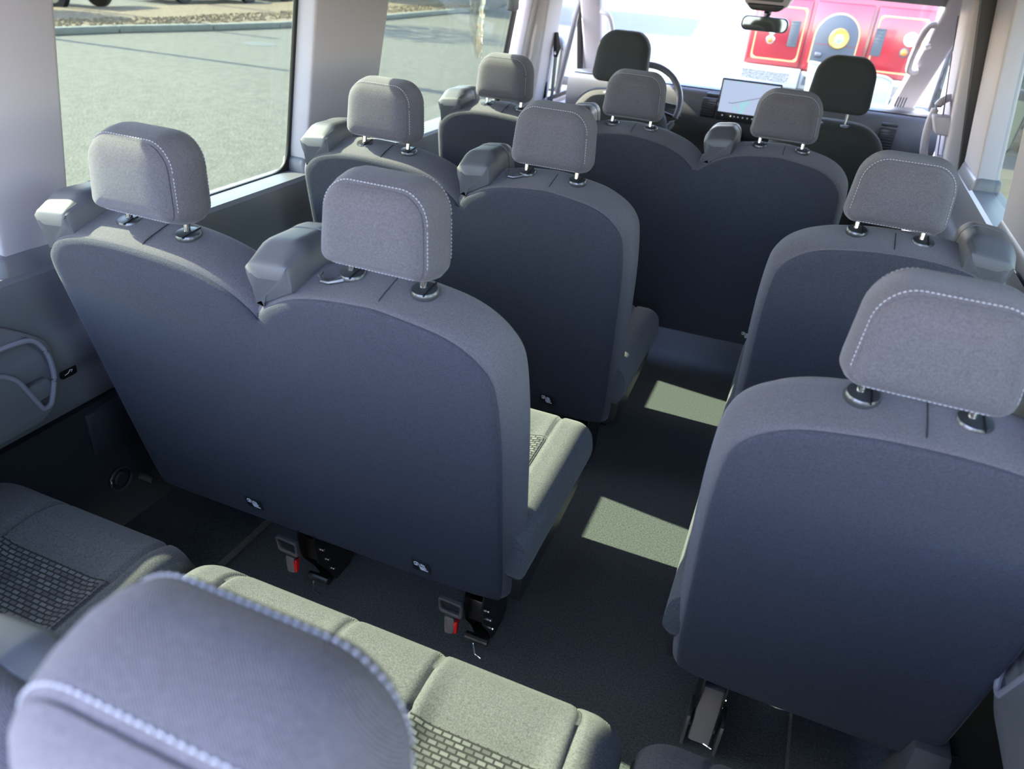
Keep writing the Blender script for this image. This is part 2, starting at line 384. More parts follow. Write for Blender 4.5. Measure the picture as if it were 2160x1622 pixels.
def guide_mesh():
    m = MB().lathe([(.0, -.012), (.022, -.012), (.0245, -.008), (.0245, -.001), (.022, .003), (.012, .004), (.0, .004)], (0, 0, 0), n=28)
    m.box((.009, -.024, .002), (.011, .024, .0052), 0, mi=1); return m.mesh('post_guide', [DCH, BLK])
def hook_mesh():
    m = MB(); m.tube([(0, 0, 0), (-.012, -.012, -.003), (-.026, -.022, -.006), (-.038, -.026, -.004), (-.043, -.022, .004), (-.040, -.016, .010)], [.008, .006, .0045, .004, .004, .003], 10); return m.mesh('bag_hook', DCH)
def tower_mesh():
    q = rp([(-.234, .925, .004), (-.256, .985, .03), (-.256, 1.015, .03), (-.234, 1.046, .02), (-.165, 1.054, .022), (-.146, 1.035, .02), (-.143, .99, .01), (-.146, .972, .004)], .01, 5)
    n = normals(q); m = MB()
    def R(f, y, top=.030, side=.008):
        return [(x-a*f*side, y-(z-1)*.12, z-b*f*(top if b > 0 else .004)) for (x, z), (a, b) in zip(q, n)]
    m.rings([R(f, y) for f, y in ((1.9, -.062), (1.2, -.061), (1.0, -.057), (.86, -.050), (.25, -.022), (.08, -.013), (0, .0), (0, .03), (0, .055), (.25, .058))], cap=(0, 1))
    c0 = R(1.9, -.062); cc = [sum(p[k] for p in c0)/len(c0) for k in range(3)]
    m.rings([[tuple(cc[k]+(p[k]-cc[k])*f-(.0015*(1-f) if k == 1 else 0) for k in range(3)) for p in c0] for f in (.25, .6, .9, 1.0)])
    m.rings([R(f, y, .01, .008) for f, y in ((.3, .058), (-.1, .060), (-.15, .075), (0, .095), (.6, .103), (1.6, .105))])
    return m.mesh('seat_belt_housing', PLA, ang=50)
def label_mesh():                              # black label with a white child-seat symbol, in x,z about its centre
    m = MB().box((-.023, -.0006, -.019), (.023, .0006, .019), 0)
    def st(*p, r=.0014): m.tube([(a*.00112, -.0012, b*.00112) for a, b in p], r, 5, mi=1)
    m.lathe([(0, 0), (.0028, 0), (.0028, -.001), (0, -.001)], (-.0095, -.001, .008), 'y', 12, 1)
    st((-15, 8), (-14, 12), (-8, 13), (-5, 11)); st((-15, 4), (-11, 3), (-7, 2)); st((-4, 10), (-3, 2), (-2, -6), (10, -6), (12, -2), (8, 1), (2, 1))
    st((1, 10), (1, 2)); st((5, 9), (5, 2)); st((1, 10), (5, 9), (9, 7)); st((9, 7), (9, 2)); st((-1, -2), (9, -2)); st((-1, -9), (13, -9), (16, -10))
    return m.mesh('anchor_label', [PLB, WHT])
def tilt_back():
    return math.atan2(.2505, .968)
def cushion_fn(x0, x1, y0, y1, zt, seams, cross, sink=.013):
    a, b, cx, cy = (x1-x0)/2, (y1-y0)/2, (x0+x1)/2, (y0+y1)/2; r = .055
    mids = [(seams[i], seams[i+1]) for i in range(0, len(seams), 2)]
    def h(x, y):
        ex = min(x-x0, x1-x); ey = y1-y
        z = zt
        z += .012*max(0, (y-(y1-.30))/.30)         # thigh support rises to the front
        for e, rr, dep in ((ex, .05, .05), (ey, .10, .075)):
            if e < rr: z -= dep*(1-math.sqrt(max(0, 1-(1-e/rr)**2)))
        f = min(1, max(0, (y1-.03-y)/.16))
        for p, q in mids:
            d = min(x-p, q-x)
            if d > -.05:
                t = min(1, max(0, (d+.0)/.05)) if d > 0 else 0
                z -= sink*f*(t*t*(3-2*t))
            for s in (p, q): z -= .0075*math.exp(-((x-s)/.006)**2)*min(1, ex/.02)
            if p < x < q: z -= .006*math.exp(-((y-cross)/.005)**2)
        return z
    return h, mids
def cushion_meshes(x0, x1, y0, y1, zt, seams, cross):
    h, mids = cushion_fn(x0, x1, y0, y1, zt, seams, cross)
    a, b, cx, cy = (x1-x0)/2, (y1-y0)/2, (x0+x1)/2, (y0+y1)/2; r = .05
    nx, ny = max(40, int((x1-x0)/.0062)), 64; R = []
    xs = sorted(set([-1+2*i/nx for i in range(nx+1)]))
    ys = [-1+2*(1-(1-i/ny)**1.5) for i in range(ny+1)]
    grid = []
    for V in ys:
        q = min(1, max(0, (abs(V)*b-(b-r))/r)); k = a-(r*(1-math.sqrt(max(0, 1-q*q))) if V > 0 else 0)
        row = []
        for U in xs:
            U2 = math.copysign(1-(1-abs(U))**1.15, U) if U else 0
            x, y = cx+U2*k, cy+V*b; row.append((x, y, h(cx+U2*a, y)))
        grid.append(row)
    W = len(xs); vs = [p for row in grid for p in row]
    fs = [(j*W+i, j*W+i+1, (j+1)*W+i+1, (j+1)*W+i) for j in range(len(grid)-1) for i in range(W-1)]
    m = MB().add(vs, fs)
    bd = [i for i in range(W)]+[j*W+W-1 for j in range(1, len(grid))]+[(len(grid)-1)*W+i for i in range(W-2, -1, -1)]+[j*W for j in range(len(grid)-2, 0, -1)]
    loop = [vs[i] for i in bd]
    def shr(k, z): return [(cx+(x-cx)*(1-k/a), cy+(y-cy)*(1-k/b), z) for x, y, _ in loop]
    R = [loop, shr(-.003, zt-.075), shr(-.002, zt-.095), shr(.006, zt-.115), shr(.02, zt-.14)]
    m.rings(R, cap=(0, 1))
    inserts = []
    for p, q in mids:                             # woven insert panels
        ins = MB(); inserts.append(ins)
        n2, m2 = 24, 20; y_a, y_b = y0+.05, cross-.006; V = []
        for j in range(m2+1):
            for i in range(n2+1):
                x = p+.006+(q-p-.012)*i/n2; y = y_a+(y_b-y_a)*j/m2; V.append((x, y, h(x, y)+.0012))
        ins.add(V, [(j*(n2+1)+i, j*(n2+1)+i+1, (j+1)*(n2+1)+i+1, (j+1)*(n2+1)+i) for j in range(m2) for i in range(n2)])
    return m, inserts
def insert_mat():
    m = mat('woven_insert', (.03, .031, .034), .8); n = m.node_tree; b = n.nodes['Principled BSDF']
    tc = n.nodes.new('ShaderNodeTexCoord'); mp = n.nodes.new('ShaderNodeMapping'); mp.inputs['Rotation'].default_value = (0, 0, 0)
    br = n.nodes.new('ShaderNodeTexBrick'); br.inputs['Scale'].default_value = 30; br.inputs['Mortar Size'].default_value = .055
    br.inputs['Brick Width'].default_value = .5; br.inputs['Row Height'].default_value = .28
    br.inputs['Color1'].default_value = (.17, .175, .185, 1); br.inputs['Color2'].default_value = (.07, .073, .08, 1); br.inputs['Mortar'].default_value = (.018, .019, .022, 1)
    br.inputs['Mortar Smooth'].default_value = .2; br.offset = .5
    n.links.new(tc.outputs['Object'], mp.inputs[0]); n.links.new(mp.outputs[0], br.inputs[0]); n.links.new(br.outputs[0], b.inputs[0])
    bp = n.nodes.new('ShaderNodeBump'); bp.inputs['Distance'].default_value = .001; n.links.new(br.outputs['Fac'], bp.inputs['Height']); n.links.new(bp.outputs[0], b.inputs['Normal'])
    return m
INS = insert_mat()
def leg_mesh():                                # rear leg with floor latch: local x about 0, y from post line, z floor
    m = MB()
    pl = [(.14, .30), (.24, .30), (.30, .12), (.29, .02), (.27, .0), (.20, .0), (.175, .05), (.13, .12), (.12, .20)]
    for x in (-.026, .022): m.prism(pl, 'x', x, x+.004, 0)
    m.box((-.026, .15, .10), (.026, .20, .17), .004); m.box((-.022, .17, .0), (.022, .29, .012), .002)
    m.tube([(-.03, .16, .03), (.03, .16, .03)], .010, 10)
    for y, z in ((.15, .15), (.17, .10), (.19, .05), (.16, .20)): m.lathe([(0, 0), (.0045, 0), (.0045, .004), (0, .004)], (.027, y, z), 'x', 8, 1)
    m.tube([(.0, .135, .04), (.012, .120, .025), (.03, .118, .02)], .0025, 6, 1)
    return m.mesh('leg', [BLK, CHR])
def handle_mesh():
    o = rp([(-.034, -.026, .012), (.026, -.03, .012), (.030, .026, .010), (-.034, .030, .010)], .01, 5)
    h = rp([(-.027, -.014, .008), (.019, -.018, .008), (.022, .018, .006), (-.027, .022, .006)], .006, 5)
    return plate(o, [h], .014, PLA, 'release_handle', lambda u, v, w: (u, w+v*-.15, v), .003)
def bench(name, label, y0, cxs, mirror=False, sx=1.0, cush=None, legs=(), labels=(), towers=(), hooks=(), group=None, hr=None, handles=True):
    x0 = sum(cxs)/len(cxs); off = [c-x0 for c in cxs]
    t = thing(name, label, 'van seat' if len(cxs) == 1 else 'bench seat', (x0, y0, 0), group=group)
    key = (tuple(round(o, 3) for o in off), mirror, sx)
    bk = place('backrest', cached(('b',)+key, lambda: back_mesh(off, mirror, sx)), t)
    place('back_panel', cached(('p',)+key, lambda: panel_mesh(off, mirror, sx)), t, 'black carpeted rear panel')
    for c in off:
        P = []
        for tt in (.002, .012, .024, .04, .06, .085, .1, .112):
            s = .798-(0 if tt > .03 else (.03-tt)*.18); P.append(BP(c+.012, s+.0012+(.0035 if .02 < tt < .1 else 0), tt))
        MB().tube(P, .0012, 6).obj('seam', SEAM, bk)
    for c in (hr if hr is not None else off):
        h = place('headrest', cached('hr', headrest_mesh), t, None, (c-.004, 0, 1.0))
        [place('stitching', cached(('st', k), lambda: stitch_mesh(k)), h, 'pale stitching') for k in (0, 1)]
        for sx_ in (-1, 1):
            place('post', cached(('po', sx_), lambda: post_mesh(.07*sx_)), h, 'chrome post')
            place('post_guide', cached('gu', guide_mesh), bk, 'metallic round guide', (c+.07*sx_, 0, 1.010), (.16, 0, 0))
    for c in hooks: place('bag_hook', cached('hk', hook_mesh), bk, None, (c-.07-x0, -.012, 1.004))
    for c, mr, *dz in towers:
        o = place('seat_belt_housing', cached('tw', tower_mesh), t, 'grey plastic seat belt housing', (c-x0, 0, dz[0] if dz else 0))
        if mr: o.scale = (-1, 1, 1)
    for x, s in labels:
        p = BP(x-x0, s, -.0085); place('anchor_label', cached('lb', label_mesh), t, 'white child seat symbol on black label', p, (tilt_back(), 0, 0))
    if cush:
        cx0, cx1, seams, cross = cush
        m, ins = cushion_meshes(cx0-x0, cx1-x0, .10, .635, .452, [s-x0 for s in seams], cross)
        cu = m.obj('seat_cushion', CUSH, t, ang=70)
        for i_ in ins: i_.obj('woven_insert', INS, cu)
        MB().hexa([(cx0-x0+.02, .16, .20), (cx1-x0-.02, .16, .20), (cx1-x0-.02, .57, .24), (cx0-x0+.02, .57, .24), (cx0-x0+.008, .12, .345), (cx1-x0-.008, .12, .345), (cx1-x0-.008, .615, .345), (cx0-x0+.008, .615, .345)], .012).obj('seat_base', PLB, t)
        for lx in legs:
            if lx is None: continue
            MB().hexa([(lx-x0-.02, .46, 0), (lx-x0+.02, .46, 0), (lx-x0+.02, .54, 0), (lx-x0-.02, .54, 0), (lx-x0-.02, .36, .24), (lx-x0+.02, .36, .24), (lx-x0+.02, .42, .24), (lx-x0-.02, .42, .24)], .004).obj('leg', BLK, t)
    for lx in legs:
        lg = place('leg', cached('lg', leg_mesh), t, None, (lx-x0, 0, 0))
        if not handles: pass
        elif not mirror:
            place('release_handle', cached('rh', handle_mesh), lg, None, (-.052, .118, .155))
            m = MB().tube([(-.085, .125, .10), (-.085, .135, .07), (-.085, .145, .045)], .012, 8, flat=.5)
            MB().prism(rp([(-.078, .105), (-.050, .105), (-.052, .05), (-.076, .045)], .008, 4), 'y', .128, .142, .003).obj('strap', PLA, lg)
            MB().prism(rp([(-.051, .098), (-.040, .104), (-.042, .060), (-.050, .055)], .006, 4), 'y', .124, .140, .003).obj('release_tab', RED, lg, 'red release tab')
        else:
            MB().hexa([(-.024, .118, .02), (.024, .118, .02), (.024, .14, .02), (-.024, .14, .02), (-.024, .13, .19), (.024, .13, .19), (.024, .15, .19), (-.024, .15, .19)], .006).obj('latch_cover', PLA, lg, 'grey plastic latch cover')
            MB().hexa([(-.026, .145, .18), (.026, .145, .18), (.026, .15, .18), (-.026, .15, .18), (-.026, .15, .26), (.026, .15, .26), (.026, .155, .26), (-.026, .155, .26)], .002).obj('mounting_plate', DCH, lg)
            for x in (-.038, .034): MB().box((x, .115, .0), (x+.008, .175, .10), .002).obj('side_rail', DCH, lg)
    return t
# rows: D (beside the camera), A, B, C
bench('double_bench_seat', 'grey double bench seat nearest the camera, with the large headrest at the bottom left', -.83, [.495, .953], sx=.9,
      cush=(.262, 1.13, [.358, .617, .80, 1.057], .485), legs=(.40, .98), towers=[(.495, 0), (.838, 0, -.075)])
bench('single_van_seat', 'grey seat with dark patterned insert at the bottom left by the side wall', -.83, [-.025], sx=.9,
      cush=(-.29, .245, [-.10, .18], .485), legs=(.09,), hr=[0], towers=[(-.025, 0)])
bench('single_van_seat', 'grey seat at the bottom edge, right of the nearest double bench', -.83, [1.42], mirror=True, sx=.9,
      cush=(1.152, 1.60, [1.262, 1.52], .485), legs=(1.27,), towers=[(1.42, 1)])
bench('double_bench_seat', 'grey double bench seat on the left, largest black back with two white seat symbols', 0, [.07, .566],
      cush=(-.20, .832, [-.09, .215, .45, .74], .485), legs=(.245, .71), labels=[(.108, .062), (.578, .05)], towers=[(.07, 0), (.566, 0)], hooks=[.566])
bench('double_bench_seat', 'grey double bench seat behind the window pillar on the left, middle of three rows', .834, [.07, .566],
      cush=(-.20, .832, [-.09, .215, .45, .74], .485), legs=(.245, .71), labels=[(.108, .062), (.589, .058)], towers=[(.07, 0), (.566, 0)], hooks=[.566])
bench('triple_bench_seat', 'long grey bench with three headrests, the passenger row nearest the dashboard', 1.694, [.07, .566, 1.085],
      cush=(-.20, 1.34, [-.09, .215, .45, .72, .97, 1.24], .485), legs=(.245, 1.16), labels=[(.108, .062), (.578, .05), (1.127, .052)], towers=[(.07, 0), (.566, 0), (1.085, 0)], hooks=[], handles=False)
bench('single_van_seat', 'grey single seat at the lower right, large headrest cut by the photo edge', 0, [1.39], mirror=True,
      cush=(1.135, 1.65, [1.25, 1.54], .485), legs=(1.27,), towers=[(1.39, 1)])
bench('single_van_seat', 'grey single seat on the right behind the triple bench, belt housing on its right', .834, [1.39], mirror=True,
      cush=(1.135, 1.65, [1.25, 1.54], .485), legs=(1.27,), towers=[(1.39, 1)])

# ---- driver and passenger seats
def front_headrest():
    R = []
    for ins, yy in [(.06, -.5), (.03, -.49), (.012, -.44), (.003, -.35), (0, -.2), (0, .15), (.006, .33), (.018, .45), (.05, .5)]:
        q = rrect(.262-2*ins, .232-2*ins, max(.015, .085-ins), 8, max(.012, .045-ins))
        R.append([(x*(1-.10*z/.2), yy*.10+z*.18, .165+z) for x, z in q])
    return MB().rings(R).mesh('headrest', mat('front_seat_twill', (.020, .022, .022), .9, bump=('weave', 260, .3, .001), sheen=.2), ang=60)
def front_back():
    q = chaikin([(-.24, 0), (-.255, .3), (-.25, .55), (-.225, .68), (-.17, .745), (-.10, .765), (.10, .765), (.17, .745), (.225, .68), (.25, .55), (.255, .3), (.24, 0)], 2)[::-1]; n = normals(q)
    R = [ring_at(q, n, f, t, .05, .03, .02) for f, t in ((1.6, -.01), (1, .0), (.6, .008), (.3, .025), (0, .06), (0, .09), (.4, .12), (1.2, .13))]
    return MB().rings(R).mesh('backrest', MATS['front_seat_twill'], ang=60)
def front_seat(label, cx, y0):
    t = thing('front_seat', label, 'car seat', (cx, y0, -.02)); hm = cached('fh', front_headrest)
    bk = place('backrest', cached('fb', front_back), t); h = place('headrest', hm, t, None, (0, -.01, .97))
    for sx_ in (-1, 1):
        MB().tube([(.055*sx_, 0, -.03), (.055*sx_, .005, .08)], .006, 10).obj('post', CHR, h, 'chrome post')
        place('post_guide', cached('gu', guide_mesh), bk, None, (.055*sx_, -.01, .965))
    m, ins = cushion_meshes(-.26, .26, .12, .66, .42, [-.15, .15], .5)
    m.obj('seat_cushion', MATS['front_seat_twill'], t); MB().box((-.22, .16, -.28), (.22, .58, .30), .02).obj('seat_base', PLB, t)
front_seat('dark driver seat with rounded headrest behind the steering wheel', .225, 2.83)
front_seat('dark front passenger seat with rounded headrest in front of the red trolley', 1.245, 2.80)

# ============================================================ WALL FITTINGS
def cup_holder(label, x, sgn, y):
    t = thing('cup_holder', label, 'cup holder', (x, y, 0))
    o = rp([(-.28, .76, .03), (-.13, .765, .02), (-.085, .735, .03), (-.028, .69, .02), (-.018, .62, .03), (-.045, .53, .03), (-.085, .505, .02), (-.28, .50, .03)], .02, 5)
    h = rp([(-.25, .70, .02), (-.14, .716, .04), (-.06, .708, .04), (-.036, .66, .03), (-.036, .60, .02), (-.062, .538, .012), (-.082, .536, .008), (-.118, .63, .01), (-.145, .655, .01), (-.25, .69, .01)], .02, 5)
    place('housing', plate(o, [h], .05, TRIMD, 'housing', lambda u, v, w: (sgn*(w), u, v), .008), t)
    hh = h+[h[0]]
    MB().tube([(sgn*.025, a, b) for a, b in h], .0060, 10, closed=True).obj('rim', mat('rim_grey', (.26, .26, .31), .4), t, 'light rim')
    ctr = (-.12, .62); R = []
    for k, d in ((1.0, .02), (.97, 0), (.85, -.02), (.55, -.03)):
        R.append([(sgn*d, ctr[0]+(a-ctr[0])*k, ctr[1]+(b-ctr[1])*k) for a, b in h])
    MB().rings(R, cap=(0, 1)).obj('cup_recess', TRIMD, t)
    MB().prism(rp([(-.12, .60), (-.045, .60), (-.05, .56), (-.09, .555)], .01, 4), 'x', min(0, sgn*.022), max(0, sgn*.022), .003).obj('cup_floor', TRIMD, t)
    return t
cup_holder('grey moulded cup holder on the left side wall beside the charging socket', -.312, 1, 0)
cup_holder('grey moulded cup holder on the right side wall by the lower right corner', 1.69, -1, .10)
t = thing('charging_socket', 'small black charging socket with white symbol on the left wall', 'socket', (-.322, .02, .575))
MB().prism(rrect(.044, .026, .007, 4), 'x', -.004, .004, .0015).obj('socket_body', BLK, t)
m = MB(); m.tube([(.0045, -.012, -.004), (.0045, -.002, -.002), (.0045, .004, .004), (.0045, .010, .002), (.0045, .006, -.002)], .0009, 5); m.obj('symbol', WHT, t, 'white power symbol')
t = thing('floor_anchor_ring', 'dark tie-down ring on the left wall below the black trim', 'ring', (-.338, .10, .195))
MB().tube([(.0, .033*math.cos(a*.3307), .033*math.sin(a*.3307)) for a in range(19)], .004, 8, closed=True).obj('ring', DCH, t)
MB().lathe([(0, -.01), (.022, -.01), (.022, 0), (.018, .004), (0, .004)], (0, .0, 0), 'x', 20).obj('anchor_plate', TRIMK, t)
tag(MB().tube([(-.345, .165, .158), (-.315, .168, .156), (-.30, .168, .155)], .011, 12).obj('anchor_bolt', DCH), 'short round metal bolt on the left wall beside the tie-down ring', 'bolt')
struct(MB().box((-.352, .045, .30), (-.330, .24, .432), .010).obj('trim_8', TRIMK))
# wrinkled plastic and belt guide at window 3
def crumple():
    m = MB(); N, M_ = 26, 18; V = []
    rnd = [random.uniform(-1, 1) for _ in range(64)]
    for j in range(M_+1):
        v = j/M_
        for i in range(N+1):
            u = i/N; wd = .10*(1-v)**.8+.004
            V.append((.012*math.sin(u*23+v*4)+.008*math.sin(u*41+v*9)+.004*rnd[(i*7+j*3) % 64], (u-.5)*2*wd+.06*v, -.30*v+.01*math.sin(u*17)))
    m.add(V, [(j*(N+1)+i, j*(N+1)+i+1, (j+1)*(N+1)+i+1, (j+1)*(N+1)+i) for j in range(M_) for i in range(N)]); return m
CLR = glass('clear_plastic_film', (.93, .92, .90), 2.5)
tag(place('plastic_wrap', crumple().mesh('plastic_wrap', CLR), None, None, (-.345, 2.30, 1.385)), 'crumpled clear plastic film hanging at the top of the middle left window', 'plastic wrap')
tag(MB().box((-.345, 2.66, 1.27), (-.305, 2.74, 1.42), .012).obj('belt_guide_cover', PLA), 'small dark grey plastic cover at the top front corner of the left window', 'cover')

# seat belts on the pillars
t = thing('seat_belt', 'dark driver seat belt hanging from the left door pillar', 'seat belt', (-.24, 3.06, 0))
MB().box((-.004, -.03, .84), (.004, .0, 1.32), .0015).obj('belt_slot', BLK, t)
MB().tube([(.03, -.005, 1.17), (.04, .0, 1.10), (.035, .0, 1.05)], [.012, .022, .012], 10, flat=.4).obj('belt_anchor', PLB, t)
MB().lathe([(0, 0), (.012, 0), (.012, .01), (0, .012)], (.03, -.01, 1.07), 'x', 14).obj('bolt', CHR, t, 'chrome bolt')
m = MB(); m.rings([[(.035, -.02, z), (.038, .022*(1 if z > .9 else .6), z), (.036, .022, z), (.033, -.02, z)] for z in (1.08, .95, .82, .45)]); m.obj('webbing', mat('belt_webbing', (.03, .028, .03), .8), t)
t = thing('seat_belt', 'dark seat belt running down the right door pillar behind the passenger seat', 'seat belt', (1.70, 2.90, 0))
m = MB(); m.rings([[(x, -.02, z), (x+.003, .03, z), (x+.006, .03, z), (x+.003, -.02, z)] for x, z in ((-.085, 1.42), (-.045, 1.2), (.0, .98), (.045, .76))]); 
m.obj('webbing', mat('belt_webbing_brown', (.045, .03, .034), .8), t)
MB().hexa([(-.02, -.06, .95), (.07, -.06, .95), (.07, .04, .95), (-.02, .04, .95), (-.055, -.06, 1.03), (.035, -.06, 1.03), (.035, .04, 1.03), (-.055, .04, 1.03)], .015).obj('belt_guide', TRIML, t)
MB().hexa([(.03, -.06, .80), (.10, -.06, .80), (.10, .03, .80), (.03, .03, .80), (.02, -.06, .86), (.09, -.06, .86), (.09, .03, .86), (.02, .03, .86)], .012).obj('belt_guide', TRIML, t)
t = thing('grab_handle', 'beige grab handle on the right door pillar, left of the dark belt slot', 'handle', (1.70, 3.0, 0))
MB().tube(chaikin([(.03, -.02, 1.10), (-.02, -.05, 1.09), (-.045, -.06, 1.04), (-.045, -.06, .94), (-.02, -.05, .82), (.03, -.02, .80)], 2, False), .017, 12).obj('grip', TRIML, t)
t = thing('grab_handle', 'pale sunlit grab handle on the windshield pillar beside the passenger seat', 'handle', (1.62, 3.66, 0))
MB().tube(chaikin([(.0, -.10, 1.36), (-.045, -.11, 1.35), (-.055, -.03, 1.27), (-.055, .08, 1.17), (-.045, .14, 1.11), (.0, .16, 1.12)], 2, False), .016, 12).obj('grip', TRIML, t)
MB().tube([(.0, -.08, 1.26), (-.02, -.085, 1.25)], .012, 10).obj('cap', TRIML, t)
t = thing('grab_handle', 'light grey grab handle on the left windshield pillar beside the driver headrest', 'handle', (-.13, 3.70, 0))
MB().tube(chaikin([(-.02, -.05, 1.26), (.035, -.06, 1.25), (.045, .02, 1.17), (.04, .12, 1.05), (-.02, .14, 1.04)], 2, False), .014, 12).obj('grip', TRIML, t)

# ============================================================ CAB
t = thing('dashboard', 'grey dashboard with vents and central touchscreen under the windshield', 'dashboard', (.74, 3.4, 0))
dp = chaikin([(.62, .86), (.55, .91), (.25, .935), (.08, .945), (.02, .935), (.0, .90), (-.01, .80), (.01, .72), (.10, .66), (.15, .45), (.20, -.2), (.62, -.2)], 1)
MB().prism(dp, 'x', -.97, 1.04).obj('dash_body', DASH, t, ang=50)
MB().box((-1.10, .42, -.1), (-.97, .64, .86), .02).obj('dash_end', DASH, t)
MB().prism([(.04, .944), (.10, .953), (.56, .918), (.60, .88), (.5, .88), (.1, .92)], 'x', -.95, .99, .003).obj('dash_top', DASHK, t, 'black top pad')
def vent(x0, x1, z0, z1, n=6):
    m = MB().box((x0, -.022, z0), (x1, -.006, z1), .004)
    v = m.obj('air_vent', BLK, t)
    for k in range(n):
        z = z0+.010+(z1-z0-.020)*(k+.5)/n
        MB().hexa([(x0+.006, -.030, z-.004), (x1-.006, -.030, z-.004), (x1-.006, -.018, z), (x0+.006, -.018, z), (x0+.006, -.030, z-.001), (x1-.006, -.030, z-.001), (x1-.006, -.018, z+.003), (x0+.006, -.018, z+.003)], 0).obj('vent_slat', DCH, v)
vent(-.172, -.090, .805, .905); vent(.755, .835, .765, .872, 6)
MB().box((-.155, -.024, .912), (-.085, -.010, .932), .004).obj('card_slot', DASHK, t); MB().box((.755, -.024, .884), (.835, -.008, .90), .004).obj('card_slot', DASHK, t)
MB().box((-.62, .02, .76), (-.22, .05, .925), .02).obj('instrument_cluster', DASHK, t)
MB().box((-.40, -.0, .79), (-.26, .022, .88), .004).obj('cluster_display', mat('cluster_screen', (.02, .015, .015), .2, emit=((.12, .03, .03), .5)), t)
MB().box((-.10, -.04, .60), (.30, .04, .70), .01).obj('climate_panel', DASHK, t)
m = MB()
for k in range(9): m.box((-.055+.036*k, -.046, .655), (-.040+.036*k, -.038, .668), .002)
m.obj('climate_buttons', WHT, t)
MB().hexa([(-.06, -.10, .40), (.22, -.10, .40), (.22, .1, .40), (-.06, .1, .40), (-.06, -.06, .60), (.22, -.06, .60), (.22, .1, .60), (-.06, .1, .60)], .02).obj('lower_console', DASH, t)
MB().tube([(.06, -.12, .55), (.06, -.17, .66), (.06, -.17, .70)], [.012, .018, .03], 12).obj('gear_lever', DASHK, t)
# touchscreen (own thing, stands on the dash)
t = thing('touchscreen', 'large pale blue touchscreen with a map standing on the dashboard centre', 'screen', (.815, 3.335, .925))
MB().box((-.158, -.004, -.118), (.158, .014, .098), .008).obj('bezel', DASHK, t)
scr = bpy.data.materials.new('screen_glow'); scr.use_nodes = True; n = scr.node_tree; b = n.nodes['Principled BSDF']
b.inputs['Base Color'].default_value = (.02, .02, .02, 1); b.inputs['Roughness'].default_value = .2; b.inputs['Emission Strength'].default_value = .75
tc = n.nodes.new('ShaderNodeTexCoord'); nz = n.nodes.new('ShaderNodeTexNoise'); nz.inputs['Scale'].default_value = 14; cr = n.nodes.new('ShaderNodeValToRGB')
cr.color_ramp.elements[0].position = .56; cr.color_ramp.elements[0].color = (.52, .62, .85, 1); cr.color_ramp.elements[1].position = .60; cr.color_ramp.elements[1].color = (.42, .72, .82, 1)
n.links.new(tc.outputs['Object'], nz.inputs[0]); n.links.new(nz.outputs[0], cr.inputs[0]); n.links.new(cr.outputs[0], b.inputs['Emission Color'])
dsp = MB().box((-.148, -.0056, -.072), (.148, -.0036, .088), 0).obj('display', scr, t)
m = MB(); m.tube([(-.10, -.0062, -.022), (-.08, -.0062, -.024), (.09, -.0062, .030), (.14, -.0062, .036)], .0012, 5); m.obj('route_line', mat('map_line', (.12, .06, .12), .5), dsp)
m = MB()
for x in (-.12, -.075, -.055, -.035, -.01, .015, .04): m.lathe([(0, 0), (.0042, 0), (.0042, -.001), (0, -.001)], (x, -.0045, -.09), 'y', 8)
m.obj('icons', WHT, t, 'white icons')
# steering wheel
t = thing('steering_wheel', 'grey steering wheel partly behind the driver headrest', 'steering wheel', (.295, 3.08, .875), (math.radians(-24), 0, 0))
Rw = .20
MB().tube([(Rw*math.cos(k*math.pi/24), 0, Rw*math.sin(k*math.pi/24)) for k in range(48)], .0165, 12, closed=True).obj('rim', mat('leather_grey', (.10, .10, .11), .4), t)
MB().prism(rrect(.16, .13, .04, 5), 'y', .01, .06, .012).obj('hub', PLA, t)
m = MB(); 
for a in (0, math.pi): m.hexa([(math.cos(a)*.07, .01, -.022), (math.cos(a)*.19, .0, -.012), (math.cos(a)*.19, .015, -.012), (math.cos(a)*.07, .04, -.022), (math.cos(a)*.07, .01, .03), (math.cos(a)*.19, .0, .018), (math.cos(a)*.19, .015, .018), (math.cos(a)*.07, .04, .03)], .004)
m.obj('spoke', DCH, t)
MB().hexa([(-.03, .01, -.19), (.03, .01, -.19), (.03, .025, -.19), (-.03, .025, -.19), (-.05, .01, -.05), (.05, .01, -.05), (.05, .04, -.05), (-.05, .04, -.05)], .004).obj('spoke', DCH, t)
MB().lathe([(0, .04), (.06, .04), (.075, .30), (0, .30)], (0, 0, 0), 'y', 20).obj('steering_column', DASHK, t)
MB().tube([(.06, .08, .0), (.17, .06, -.03), (.21, .05, -.02)], [.008, .010, .012], 8).obj('stalk', DASHK, t)
# mirror + overhead console
t = thing('rear_view_mirror', 'rear view mirror in dark frame hanging at the top of the windshield', 'mirror', (.795, 3.52, 1.285))
q = rrect(.245, .072, .03, 6)
MB().prism([(x, z+x*-.0) for x, z in q], 'y', .0, .03, .008).obj('mirror_frame', PLB, t)
MB().prism([(x*.93, z*.86) for x, z in q], 'y', -.002, .001, 0).obj('mirror_glass', mat('mirror_glass', (.55, .6, .52), .03, metal=1), t)
MB().tube([(0, .03, .01), (0, .05, .05), (0, .03, .09)], [.014, .02, .03], 10).obj('stem', PLB, t)
t = thing('overhead_console', 'grey overhead console with dark underside above the rear view mirror', 'console', (.79, 3.46, 1.37))
MB().prism(rp([(-.15, .10), (.15, .10), (.10, -.005), (-.10, -.005)], .03, 5), 'y', -.05, .12, .012).obj('console_shell', TRIML, t)
MB().prism(rp([(-.10, .012), (.10, .012), (.07, -.02), (-.07, -.02)], .02, 5), 'y', -.06, .10, .006).obj('sensor_cover', PLB, t)
MB().prism(rp([(-.085, .05), (.085, .05), (.08, .025), (-.08, .025)], .008, 4), 'y', -.058, -.04, .002).obj('switch_panel', PLA, t)
